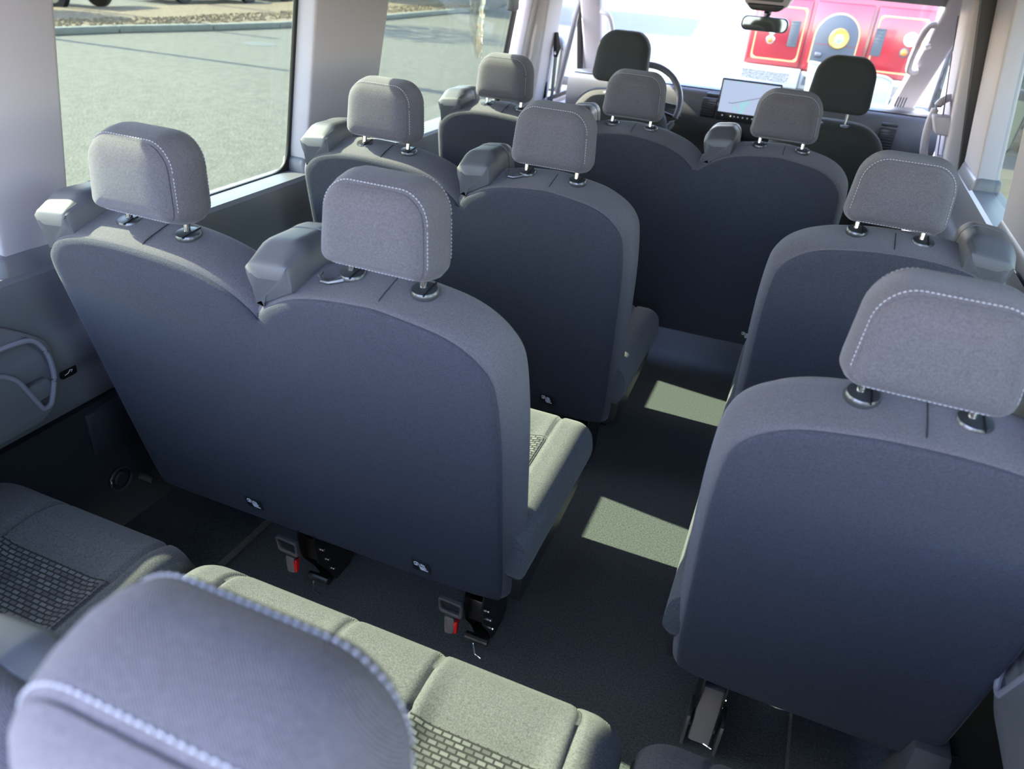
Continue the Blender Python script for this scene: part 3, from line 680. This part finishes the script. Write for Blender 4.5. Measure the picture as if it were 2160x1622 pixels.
# windshield, door windows
t = thing('window_7', '', 'w'); struct(t); del t['label'], t['category']
MB().hexa([(-.31, 4.40, .86), (1.72, 4.40, .86), (1.72, 4.405, .86), (-.31, 4.405, .86), (-.2, 3.55, 1.50), (1.70, 3.55, 1.50), (1.70, 3.555, 1.50), (-.2, 3.555, 1.50)], 0).obj('window_pane', GLC, t, smooth=False)
def cab_door(idx, x, sgn, xin, fr=0):
    t = thing('door_%d' % idx, '', 'd'); struct(t); del t['label'], t['category']
    o = [(3.06, -.3), (4.62, -.3), (4.55, .86), (3.75, 1.50), (3.10, 1.55)]
    h = rp([(3.14+fr*.3, .735+fr), (4.34-fr*3, .735+fr), (3.62-fr, 1.42-fr), (3.16+fr*.3, 1.46-fr)], .03, 5)
    def fn(u, v, w): return (x+w+sgn*.22*max(0, v-.8), u, v)
    place('door_frame', plate(rp(o, .03, 5), [h], .05, TRIML, 'door_frame', fn, .01), t)
    h2 = rp([(3.165+fr*.3, .76+fr), (4.28-fr*3, .76+fr), (3.615-fr, 1.40-fr), (3.18+fr*.3, 1.44-fr)], .03, 5)
    place('window_seal', plate(h, [h2], .03, RUB, 'window_seal', fn, .003), t)
    MB().hexa([fn(3.78, .74, -.012), fn(3.82, .74, -.012), fn(3.82, .74, .012), fn(3.78, .74, .012), fn(3.70, 1.36, -.012), fn(3.735, 1.36, -.012), fn(3.735, 1.36, .012), fn(3.70, 1.36, .012)], .003).obj('division_bar', DCH, t)
    g = MB(); a = [fn(u, v, 0) for u, v in h2]; g.add(a, [tuple(range(len(a)))]); g.obj('window_pane', GLC, t, smooth=False)
    MB().box((x+sgn*.0-.02, 3.1, .58), (x+.02+sgn*.05, 4.3, .71), .02).obj('armrest', TRIML, t)
cab_door(1, -.42, 1, 0); cab_door(2, 1.91, -1, 0, .12)
def wing_mirror(label, x, y, sgn):
    t = thing('wing_mirror', label, 'mirror', (x, y, .86))
    MB().prism(rp([(-.11, -.17), (.09, -.17), (.11, .14), (.07, .19), (-.09, .19), (-.12, .12)], .04, 5), 'y', 0, .10, .02).obj('mirror_housing', PLB, t)
    MB().prism(rp([(-.09, -.15), (.075, -.15), (.09, .13), (-.09, .15)], .03, 5), 'y', -.006, .0, 0).obj('mirror_glass', MATS['mirror_glass'], t)
    MB().box((min(0, -sgn*.22), .03, -.12), (max(0, -sgn*.22), .08, -.06), .01).obj('mirror_arm', PLB, t)
wing_mirror('left wing mirror seen outside the driver window', -.66, 4.25, -1)
wing_mirror('right wing mirror seen outside the right side window', 2.20, 4.25, 1)
# sun visors
for x, l in ((.25, 'sun visor folded up above the driver side of the windshield'), (1.24, 'sun visor folded up at the top right above the windshield')):
    tag(MB().box((x-.26, 3.36, 1.455), (x+.26, 3.50, 1.475), .008).obj('sun_visor', ROOFM), l, 'sun visor')
# pillar grille right
t = thing('speaker_grille', 'small black slotted grille at the foot of the right windshield pillar', 'grille', (1.60, 3.98, .93))
for k in range(4): MB().hexa([(-.035+.014*k, -.10, -.05), (-.030+.014*k, -.10, -.05), (-.030+.014*k, -.09, -.05), (-.035+.014*k, -.09, -.05), (-.030+.014*k, -.135, .05), (-.025+.014*k, -.135, .05), (-.025+.014*k, -.125, .05), (-.030+.014*k, -.125, .05)], 0).obj('slat', BLK, t)

# belt anchor cover at the lower right
t = thing('anchor_cover', 'dark upright plastic cover at the bottom right beside the side wall', 'cover', (1.66, .13, .035), )
MB().hexa([(-.04, -.10, 0), (.05, -.10, 0), (.05, .04, 0), (-.04, .04, 0), (-.03, -.04, .245), (.035, -.04, .245), (.035, .03, .245), (-.03, .03, .245)], .006).obj('cover_body', PLA, t)

# ============================================================ OUTSIDE
GZ = -.72
ASP = mat('asphalt', (.068, .066, .050), .9, bump=('noise', 30, .6, .03), noise=(9, .30, 12))
CON = mat('pale_concrete', (.062, .063, .068), .85, noise=(2, .08, 4))
def slab(name, pts, z0, z1, m, label=None, cat=None):
    o = MB().prism(pts, 'z', z0, z1).obj(name, m, smooth=False)
    o['kind'] = 'structure'; return o
slab('ground', [(-150, -100), (150, -100), (150, 250), (-150, 250)], GZ-.3, GZ-.03, CON)
slab('road', [(-14.8, -60), (40, -60), (40, 13.0), (3.0, 13.0), (-2.0, 20.5), (-6, 26.5), (-9, 32), (-14, 34), (-13.5, 23), (-13.4, 18), (-14.6, 12.5)], GZ-.03, GZ, ASP)
slab('road', [(-60, -60), (-14.8, -60), (-14.6, 12.5), (-13.4, 18), (-13.5, 23), (-14, 34), (-18, 48), (-60, 48)], GZ-.03, GZ-.002, ASP)
# curb (a chain of stones) and mulch bed
cl = [(-15.0, 10.0), (-14.5, 13.2), (-13.85, 15.6), (-13.45, 17.8), (-13.4, 21.0), (-13.6, 25), (-14.1, 34)]
CURB = mat('curb_concrete', (.13, .135, .115), .85, noise=(8, .12, 4))
CL_ = ['pale grey concrete curb stone at the left end of the mulch bed', 'pale grey concrete curb stone in the middle of the rear left window', 'pale grey concrete curb stone at the right of the rear left window', 'pale grey concrete curb stone passing behind the pillar between the left windows', 'pale grey concrete curb stone at the left of the middle left window', 'pale grey concrete curb stone behind the hanging plastic film']
for i in range(len(cl)-1):
    a, b = Vector(cl[i]), Vector(cl[i+1]); n = Vector((-(b-a).y, (b-a).x)).normalized()*.2; d = (b-a).normalized()*.012
    q = [a+d, b-d, b-d+n, a+d+n]
    o = MB().prism([tuple(x) for x in q], 'z', GZ, GZ+.15, .02).obj('curb_stone', CURB)
    tag(o, CL_[i], 'curb', 'curb stones along the mulch bed')
cr = MB()
mul = [p for p in cl]+[(-18.9, 34), (-18.7, 30), (-18.3, 22), (-18.6, 16), (-19.6, 10)]
mul = [(x-.18 if i < len(cl) else x, y) for i, (x, y) in enumerate(mul)]
o = slab('mulch_bed', mul, GZ, GZ+.13, mat('mulch', (.13, .095, .055), .95, bump=('noise', 12, 1, .08), noise=(14, .5, 10)))
MU = mat('mulch_bark', (.16, .12, .07), .95)
m = MB()
for k in range(2600):
    t_ = random.random(); y = 9+t_*24; xr = -14.6+(1.2 if y > 15 else (y-9)/6*1.0); x = xr-.75-random.random()*1.6; s = random.uniform(.03, .08); a = random.random()*3.1
    z = GZ+.13; c, d = math.cos(a)*s, math.sin(a)*s
    m.add([(x-c, y-d, z), (x+c, y+d, z), (x+c-d*.4, y+d+c*.4, z+.01), (x-c-d*.4, y-d+c*.4, z+.01), (x, y, z+s*.7)], [(0, 1, 4), (1, 2, 4), (2, 3, 4), (3, 0, 4)])
tag(m.obj('bark_chips', MU, smooth=False), 'loose tan bark mulch behind the curb on the left', 'mulch', kind='stuff')
# utility pole casting the long line, short signpost
t = thing('street_lamp', 'tall slim street lamp beyond the mulch bed, its shadow crossing the asphalt', 'lamp post', (-20.6, 10.85, GZ))
MB().tube([(0, 0, 0), (0, 0, 11)], [.11, .08], 12).obj('pole', DCH, t); MB().box((-.2, -.25, 10.9), (1.2, .1, 11.05), .04).obj('lamp_head', PLA, t)
t = thing('utility_post', 'slim post behind the parked vehicles whose shadow ends on the asphalt', 'post', (-24.2, 14.9, GZ))
MB().tube([(0, 0, 0), (0, 0, 8.85)], [.10, .08], 12).obj('pole', DCH, t); MB().lathe([(0, 0), (.14, 0), (.10, .12), (0, .14)], (0, 0, 8.85), n=12).obj('cap', DCH, t)
tag(MB().lathe([(0, 0), (.42, 0), (.42, .004), (0, .004)], (-11.45, 14.42, GZ), n=32).obj('manhole_cover', mat('dark_iron', (.06, .06, .05), .7)), 'round dark manhole cover in the asphalt near the curb', 'manhole cover')
# trees whose shadows lie on mulch and asphalt
LEAF = mat('leaf_green', (.06, .11, .03), .8); BARK = mat('bark', (.12, .08, .05), .9)
def tree(x, y, h, r, label, n=900):
    t = thing('street_tree', label, 'tree', (x, y, GZ), group=None)
    tr = MB().tube([(0, 0, 0), (.1, .05, h*.35), (0, 0, h*.8)], [.16, .12, .05], 10)
    for k in range(7):
        a = k*.9; tr.tube([(0, 0, h*(.35+.05*k)), (math.cos(a)*r*.5, math.sin(a)*r*.5, h*(.5+.05*k)), (math.cos(a)*r*.8, math.sin(a)*r*.8, h*(.58+.05*k))], [.06, .04, .015], 6)
    tr.obj('trunk', BARK, t)
    m = MB()
    for k in range(n):
        d = Vector((random.gauss(0, 1), random.gauss(0, 1), random.gauss(0, 1))).normalized()*r*random.uniform(.25, 1)**.6
        p = Vector((d.x, d.y, h*.68+d.z*.62)); s = random.uniform(.12, .26); e1 = Vector((random.gauss(0, 1), random.gauss(0, 1), random.gauss(0, 1))).normalized(); e2 = e1.cross(Vector((.3, .5, .8))).normalized()
        m.add([p-e1*s, p+e2*s*.5, p+e1*s, p-e2*s*.5], [(0, 1, 2, 3)])
    f = m.obj('foliage', LEAF, t, smooth=False)
tree(-24.0, 20.1, 14.4, 2.6, 'small leafy tree on the mulch bed shading the asphalt in the middle window')
tree(-20.8, 13.6, 4.4, 1.3, 'small leafy tree at the left end of the mulch bed')
# parked vehicles beyond the mulch bed
def vehicle(x, y, rz, col, label, kind):
    t = thing('parked_truck' if kind else 'parked_car', label, 'vehicle', (x, y, GZ), (0, 0, rz))
    L, Wd = (5.6, 2.0) if kind else (4.6, 1.85)
    pm = mat('car_paint_%02d' % int(col[0]*99+col[2]*7), col, .25, coat=.6)
    if kind: pr_ = [(-L/2, .55), (-L/2, 1.05), (-.2, 1.05), (0, 1.75), (1.2, 1.78), (1.75, 1.12), (L/2-.1, 1.0), (L/2, .55), (L/2-.7, .5), (L/2-.75, .85), (L/2-1.5, .85), (L/2-1.6, .42), (-L/2+1.7, .42), (-L/2+1.6, .85), (-L/2+.85, .85), (-L/2+.75, .5)]
    else: pr_ = [(-L/2, .45), (-L/2, .95), (-1.6, 1.05), (-.9, 1.45), (.5, 1.45), (1.2, 1.0), (L/2-.1, .85), (L/2, .4), (L/2-.45, .35), (L/2-.55, .7), (L/2-1.15, .7), (L/2-1.25, .28), (-L/2+1.35, .28), (-L/2+1.25, .7), (-L/2+.65, .7), (-L/2+.55, .35)]
    MB().prism(rp(pr_, .06, 3), 'y', -Wd/2, Wd/2, .03).obj('body', pm, t)
    wd = [(0, .12), (.12, .16)]
    gp = [(.1, 1.15), (.2, 1.65), (1.1, 1.66), (1.5, 1.15)] if kind else [(-1.3, 1.0), (-.8, 1.38), (.4, 1.38), (.95, 1.0)]
    for s in (-1, 1): MB().prism(rp(gp, .05, 3), 'y', min(s*(Wd/2-.01), s*(Wd/2+.008)), max(s*(Wd/2-.01), s*(Wd/2+.008))).obj('side_window', mat('dark_car_glass', (.01, .012, .014), .05), t)
    r = .40 if kind else .33
    for wx in ((L/2-1.12, -L/2+1.22) if kind else (L/2-.85, -L/2+.95)):
        for s in (-1, 1):
            wl_ = MB().lathe([(0, -.11), (r*.62, -.11), (r, -.10), (r, .10), (r*.62, .11), (0, .11)], (wx, s*(Wd/2-.12), r), 'y', 28).obj('wheel', RUB, t)
            m = MB().lathe([(0, 0), (r*.2, .01), (r*.58, -.01), (r*.62, .0), (r*.6, .012), (0, .03)] if s > 0 else [(0, 0), (r*.2, -.01), (r*.58, .01), (r*.62, 0), (r*.6, -.012), (0, -.03)], (wx, s*(Wd/2-.005), r), 'y', 28)
            for k in range(6):
                a = k*math.pi/3; m.box((wx-.03, s*(Wd/2+.01)-.012, r+.03), (wx+.03, s*(Wd/2+.01)+.012, r+r*.52), .005, M=Matrix.Translation((wx, 0, r)) @ Matrix.Rotation(a, 4, 'Y') @ Matrix.Translation((-wx, 0, -r)))
            m.obj('wheel_rim', mat('pale_rim', (.55, .52, .40), .3, metal=.7), wl_)
    for s in (-1, 1):
        MB().box((-L/2-.015, s*(Wd/2-.14)-.10, .70), (-L/2+.06, s*(Wd/2-.14)+.10, .92), .02).obj('tail_light', RED, t, 'red tail light')
        MB().box((L/2-.10, s*(Wd/2-.18)-.12, .68), (L/2-.01, s*(Wd/2-.18)+.12, .82), .02).obj('headlight', WHT, t)
    MB().box((-L/2-.08, -Wd/2+.05, .42), (-L/2+.05, Wd/2-.05, .6), .03).obj('bumper', DCH, t)
    return t
vehicle(-21.3, 16.3, math.radians(10), (.02, .02, .022), 'black pickup truck at the top left beyond the mulch', 1)
vehicle(-20.6, 22.6, math.radians(80), (.02, .025, .03), 'dark car at the top centre of the first left window', 0)
vehicle(-20.3, 27.8, math.radians(80), (.03, .03, .032), 'dark car farthest right in the first left window', 0)
vehicle(-22.3, 10.2, math.radians(84), (.03, .03, .035), 'dark truck with red tail lights at the far left', 1)

# made-up canopy, out of view: added to throw the blue shade on concrete
t = thing('added_shade_canopy', 'made-up flat canopy far ahead out of view, added to cast the shade on the concrete', 'canopy', (0, 0, GZ))
hz = 5.0
MB().prism([(x-1.34*hz, y-.06*hz) for x, y in [(-4.7, 31.4), (-6.6, 45.5), (-24, 44), (-24, 30.0), (-8, 29.7)]], 'z', hz, hz+.25).obj('added_canopy_roof', TRIML, t)
for x, y in ((-29, 31.5), (-29, 43), (-30, 37)): MB().tube([(x, y, 0), (x, y, hz)], .12, 10).obj('post', DCH, t)
# right side: rock bed and stone wall, pavement
slab('pavement', [(3.0, 9.0), (14, 9.0), (14, 13.4), (3.0, 13.4)], GZ, GZ+.02, mat('tan_pavement', (.10, .088, .058), .9, noise=(5, .15, 5)))
RK = mat('tan_rock', (.13, .095, .045), .9, noise=(6, .35, 4), bump=('noise', 12, .6, .03))
m = MB()
for k in range(420):
    x = 3.6+random.random()*7; y = 13.5+random.random()*3.6; s = random.uniform(.10, .24); b = bmesh.new(); bmesh.ops.create_icosphere(b, subdivisions=1, radius=s)
    for v in b.verts: v.co *= random.uniform(.75, 1.2); v.co.z *= .7
    m.bm(b, 0, Matrix.Translation((x, y, GZ+s*.35)))
tag(m.obj('rock_bed', RK, smooth=False), 'bed of tan rocks seen through the right side window', 'rocks', kind='stuff')
slab('ground', [(3.3, 13.3), (14, 13.3), (14, 17.4), (3.3, 17.4)], GZ-.02, GZ+.03, RK)
tag(MB().box((3.4, 17.3, GZ), (16, 17.9, 1.6), .04).obj('stone_wall', mat('grey_stone', (.10, .12, .10), .9, bump=('voronoi', 5, 1, .06), noise=(7, .4, 5))), 'rough grey-green stone wall behind the tan rocks on the right', 'wall')

# ---- red vintage trolley
TR = thing('red_trolley', 'red vintage style trolley bus with gold pinstripes facing the windshield', 'trolley bus', (0, 12, 0))
RP = mat('trolley_red', (.19, .005, .011), .25, coat=.5); GOLD = mat('gold_pinstripe', (.50, .25, .09), .5); CRM = mat('cream_bumper', (.24, .25, .24), .45)
MB().box((-.10, .06, -.45), (2.44, 6.5, 1.6), .05).obj('body', RP, TR)
MB().box((-.02, .2, 1.55), (2.36, 6.3, 2.4), .08).obj('upper_body', mat('trolley_cream', (.6, .58, .5), .5), TR)
for x0, x1 in ((-.07, .745), (.80, 1.60), (1.655, 2.42)):
    p = MB().box((x0, -.01 if x0 != .8 else -.05, .335), (x1, .10, 1.27), .018)
    p.obj('front_panel', RP, TR)
def ringplate(name, o, h, y, m, parent, th=.006):
    return place(name, plate(o, [h], th, m, name, lambda u, v, w: (u, y+w, v), .001), parent)
for x0, x1 in ((.0, .70), (1.70, 2.36)):
    o = rp([(x0, .41), (x1, .41), (x1, 1.16), (x0, 1.16)], .05, 4); h = rp([(x0+.018, .43, .09), (x1-.018, .43, .09), (x1-.018, 1.14, .09), (x0+.018, 1.14, .09)], .09, 5)
    ringplate('pinstripe', o, h, -.014, GOLD, TR)
def louver(x0, x1, z0, z1):
    m = MB().box((x0, -.03, z0), (x1, -.005, z1), .004)
    for k in range(8):
        z = z0+.02+(z1-z0-.04)*k/7; m.box((x0+.01, -.036, z-.004), (x1-.01, -.028, z+.004), 0)
    m.obj('louver', mat('slate_grey', (.035, .045, .05), .6), TR)
louver(.50, .635, .62, .98); louver(1.695, 1.835, .62, .99)
def lamp(x, z, r, m, name, ring=None):
    l = MB().lathe([(0, 0), (r, 0), (r, -.02), (r*.8, -.035), (0, -.045)], (x, -.012, z), 'y', 24).obj(name, m, TR)
    if ring: MB().lathe([(r, .0), (r*1.45, 0), (r*1.45, -.015), (r*1.05, -.02), (r, -.015)], (x, -.012, z), 'y', 24).obj('lamp_ring', ring, l)
AMB = mat('amber_lens', (.40, .11, .015), .3)
lamp(.245, .69, .042, AMB, 'amber_lamp', CHR); lamp(2.15, .705, .045, AMB, 'amber_lamp', mat('slate_grey', (.035, .045, .05), .6))
lamp(.25, .80, .035, WHT, 'white_lamp', CHR)
bd = MB().lathe([(0, 0), (.095, 0), (.095, -.008), (0, -.008)], (2.185, -.012, .885), 'y', 32).obj('badge', mat('badge_white', (.4, .43, .43), .4), TR, 'round white badge')
m = MB(); TEAL = mat('badge_teal', (.05, .25, .30), .5)
m.box((2.115, -.0225, .866), (2.26, -.0205, .871), 0)
for k, x in enumerate((2.135, 2.155, 2.175, 2.195, 2.215)): m.box((x, -.0225, .878), (x+.013, -.0205, .900), 0)
for k in range(5): m.box((2.145+.017*k, -.0225, .925-.002*abs(k-2)), (2.155+.017*k, -.0205, .936-.002*abs(k-2)), 0)
m.obj('badge_print', TEAL, bd)
# arch panel with brass headlight
cxa = 1.18; arch = [(cxa-.305, .44), (cxa+.305, .44)]+[(cxa+.305*math.cos(a*math.pi/16), .80+.32*math.sin(a*math.pi/16)) for a in range(17)]
MB().prism(arch, 'y', -.065, -.045, .002).obj('arch_panel', mat('slate_panel', (.03, .04, .05), .5), TR)
out_ = [(cxa+(x-cxa)*1.05, .44 if z <= .44 else .44+(z-.44)*1.03) for x, z in arch]
ringplate('arch_trim', out_, arch, -.058, GOLD, TR, .012)
BRASS = mat('brass', (.42, .28, .06), .35, metal=.6)
hl = MB().lathe([(.085, 0), (.135, 0), (.14, -.03), (.12, -.06), (.085, -.055)], (1.22, -.065, .80), 'y', 32).obj('headlight', BRASS, TR, 'brass ringed headlight')
MB().lathe([(0, 0), (.09, 0), (.09, -.045), (.05, -.06), (0, -.065)], (1.22, -.065, .80), 'y', 32).obj('lens', mat('headlight_lens', (.18, .22, .24), .15), hl)
MB().box((.90, -.068, .702), (1.47, -.064, .708), 0).obj('red_line', RP, TR)
MB().box((.93, -.09, .52), (1.03, -.06, .60), .02).obj('emblem', DCH, TR)
# bumper with mesh grilles
b_ = MB().box((-.11, -.25, .065), (.80, .06, .325), .02).obj('bumper', CRM, TR); MB().box((1.60, -.25, .065), (2.46, .06, .325), .02).obj('bumper', CRM, TR)
MB().box((.80, -.18, .065), (1.60, .06, .30), .02).obj('bumper', CRM, TR)
GR = mat('grille_mesh', (.10, .115, .12), .6, bump=('voronoi', 60, 1, .02))
for q in (rp([(-.06, .278), (.66, .265), (.63, .13), (-.055, .143)], .015, 3), rp([(1.68, .265), (2.36, .265), (2.34, .13), (1.70, .13)], .015, 3)): MB().prism(q, 'y', -.256, -.24).obj('grille', GR, TR)
MB().prism([(.86, .255), (1.0, .26), (1.0, .13), (.85, .125)], 'y', -.186, -.17).obj('grille', GR, TR)
MB().box((-.11, -.10, -.45), (2.46, .1, .06), .02).obj('lower_valance', mat('slate_blue', (.10, .13, .17), .6), TR)
# folded rack panel in front
rk = MB().prism(rp([(.885, .49), (2.0, .40), (2.12, .345), (2.13, -.12), (1.2, -.06), (.935, .02)], .04, 4), 'y', -.36, -.31, .006).obj('rack_panel', mat('rack_white', (.20, .23, .20), .55), TR, 'pale folded rack panel')
MB().tube([(.90, -.37, .47), (2.0, -.37, .385), (2.10, -.37, .335), (2.11, -.37, -.10)], .014, 6).obj('rack_edge', CRM, rk)
for x in (.25, 2.05):
    MB().lathe([(0, -.14), (.30, -.14), (.42, -.12), (.42, .12), (.30, .14), (0, .14)], (0, 0, 0), 'x', 28).obj('wheel', RUB, TR).location = (x, 1.0, GZ+.42)
    MB().lathe([(0, -.14), (.30, -.14), (.42, -.12), (.42, .12), (.30, .14), (0, .14)], (0, 0, 0), 'x', 28).obj('wheel', RUB, TR).location = (x, 5.2, GZ+.42)
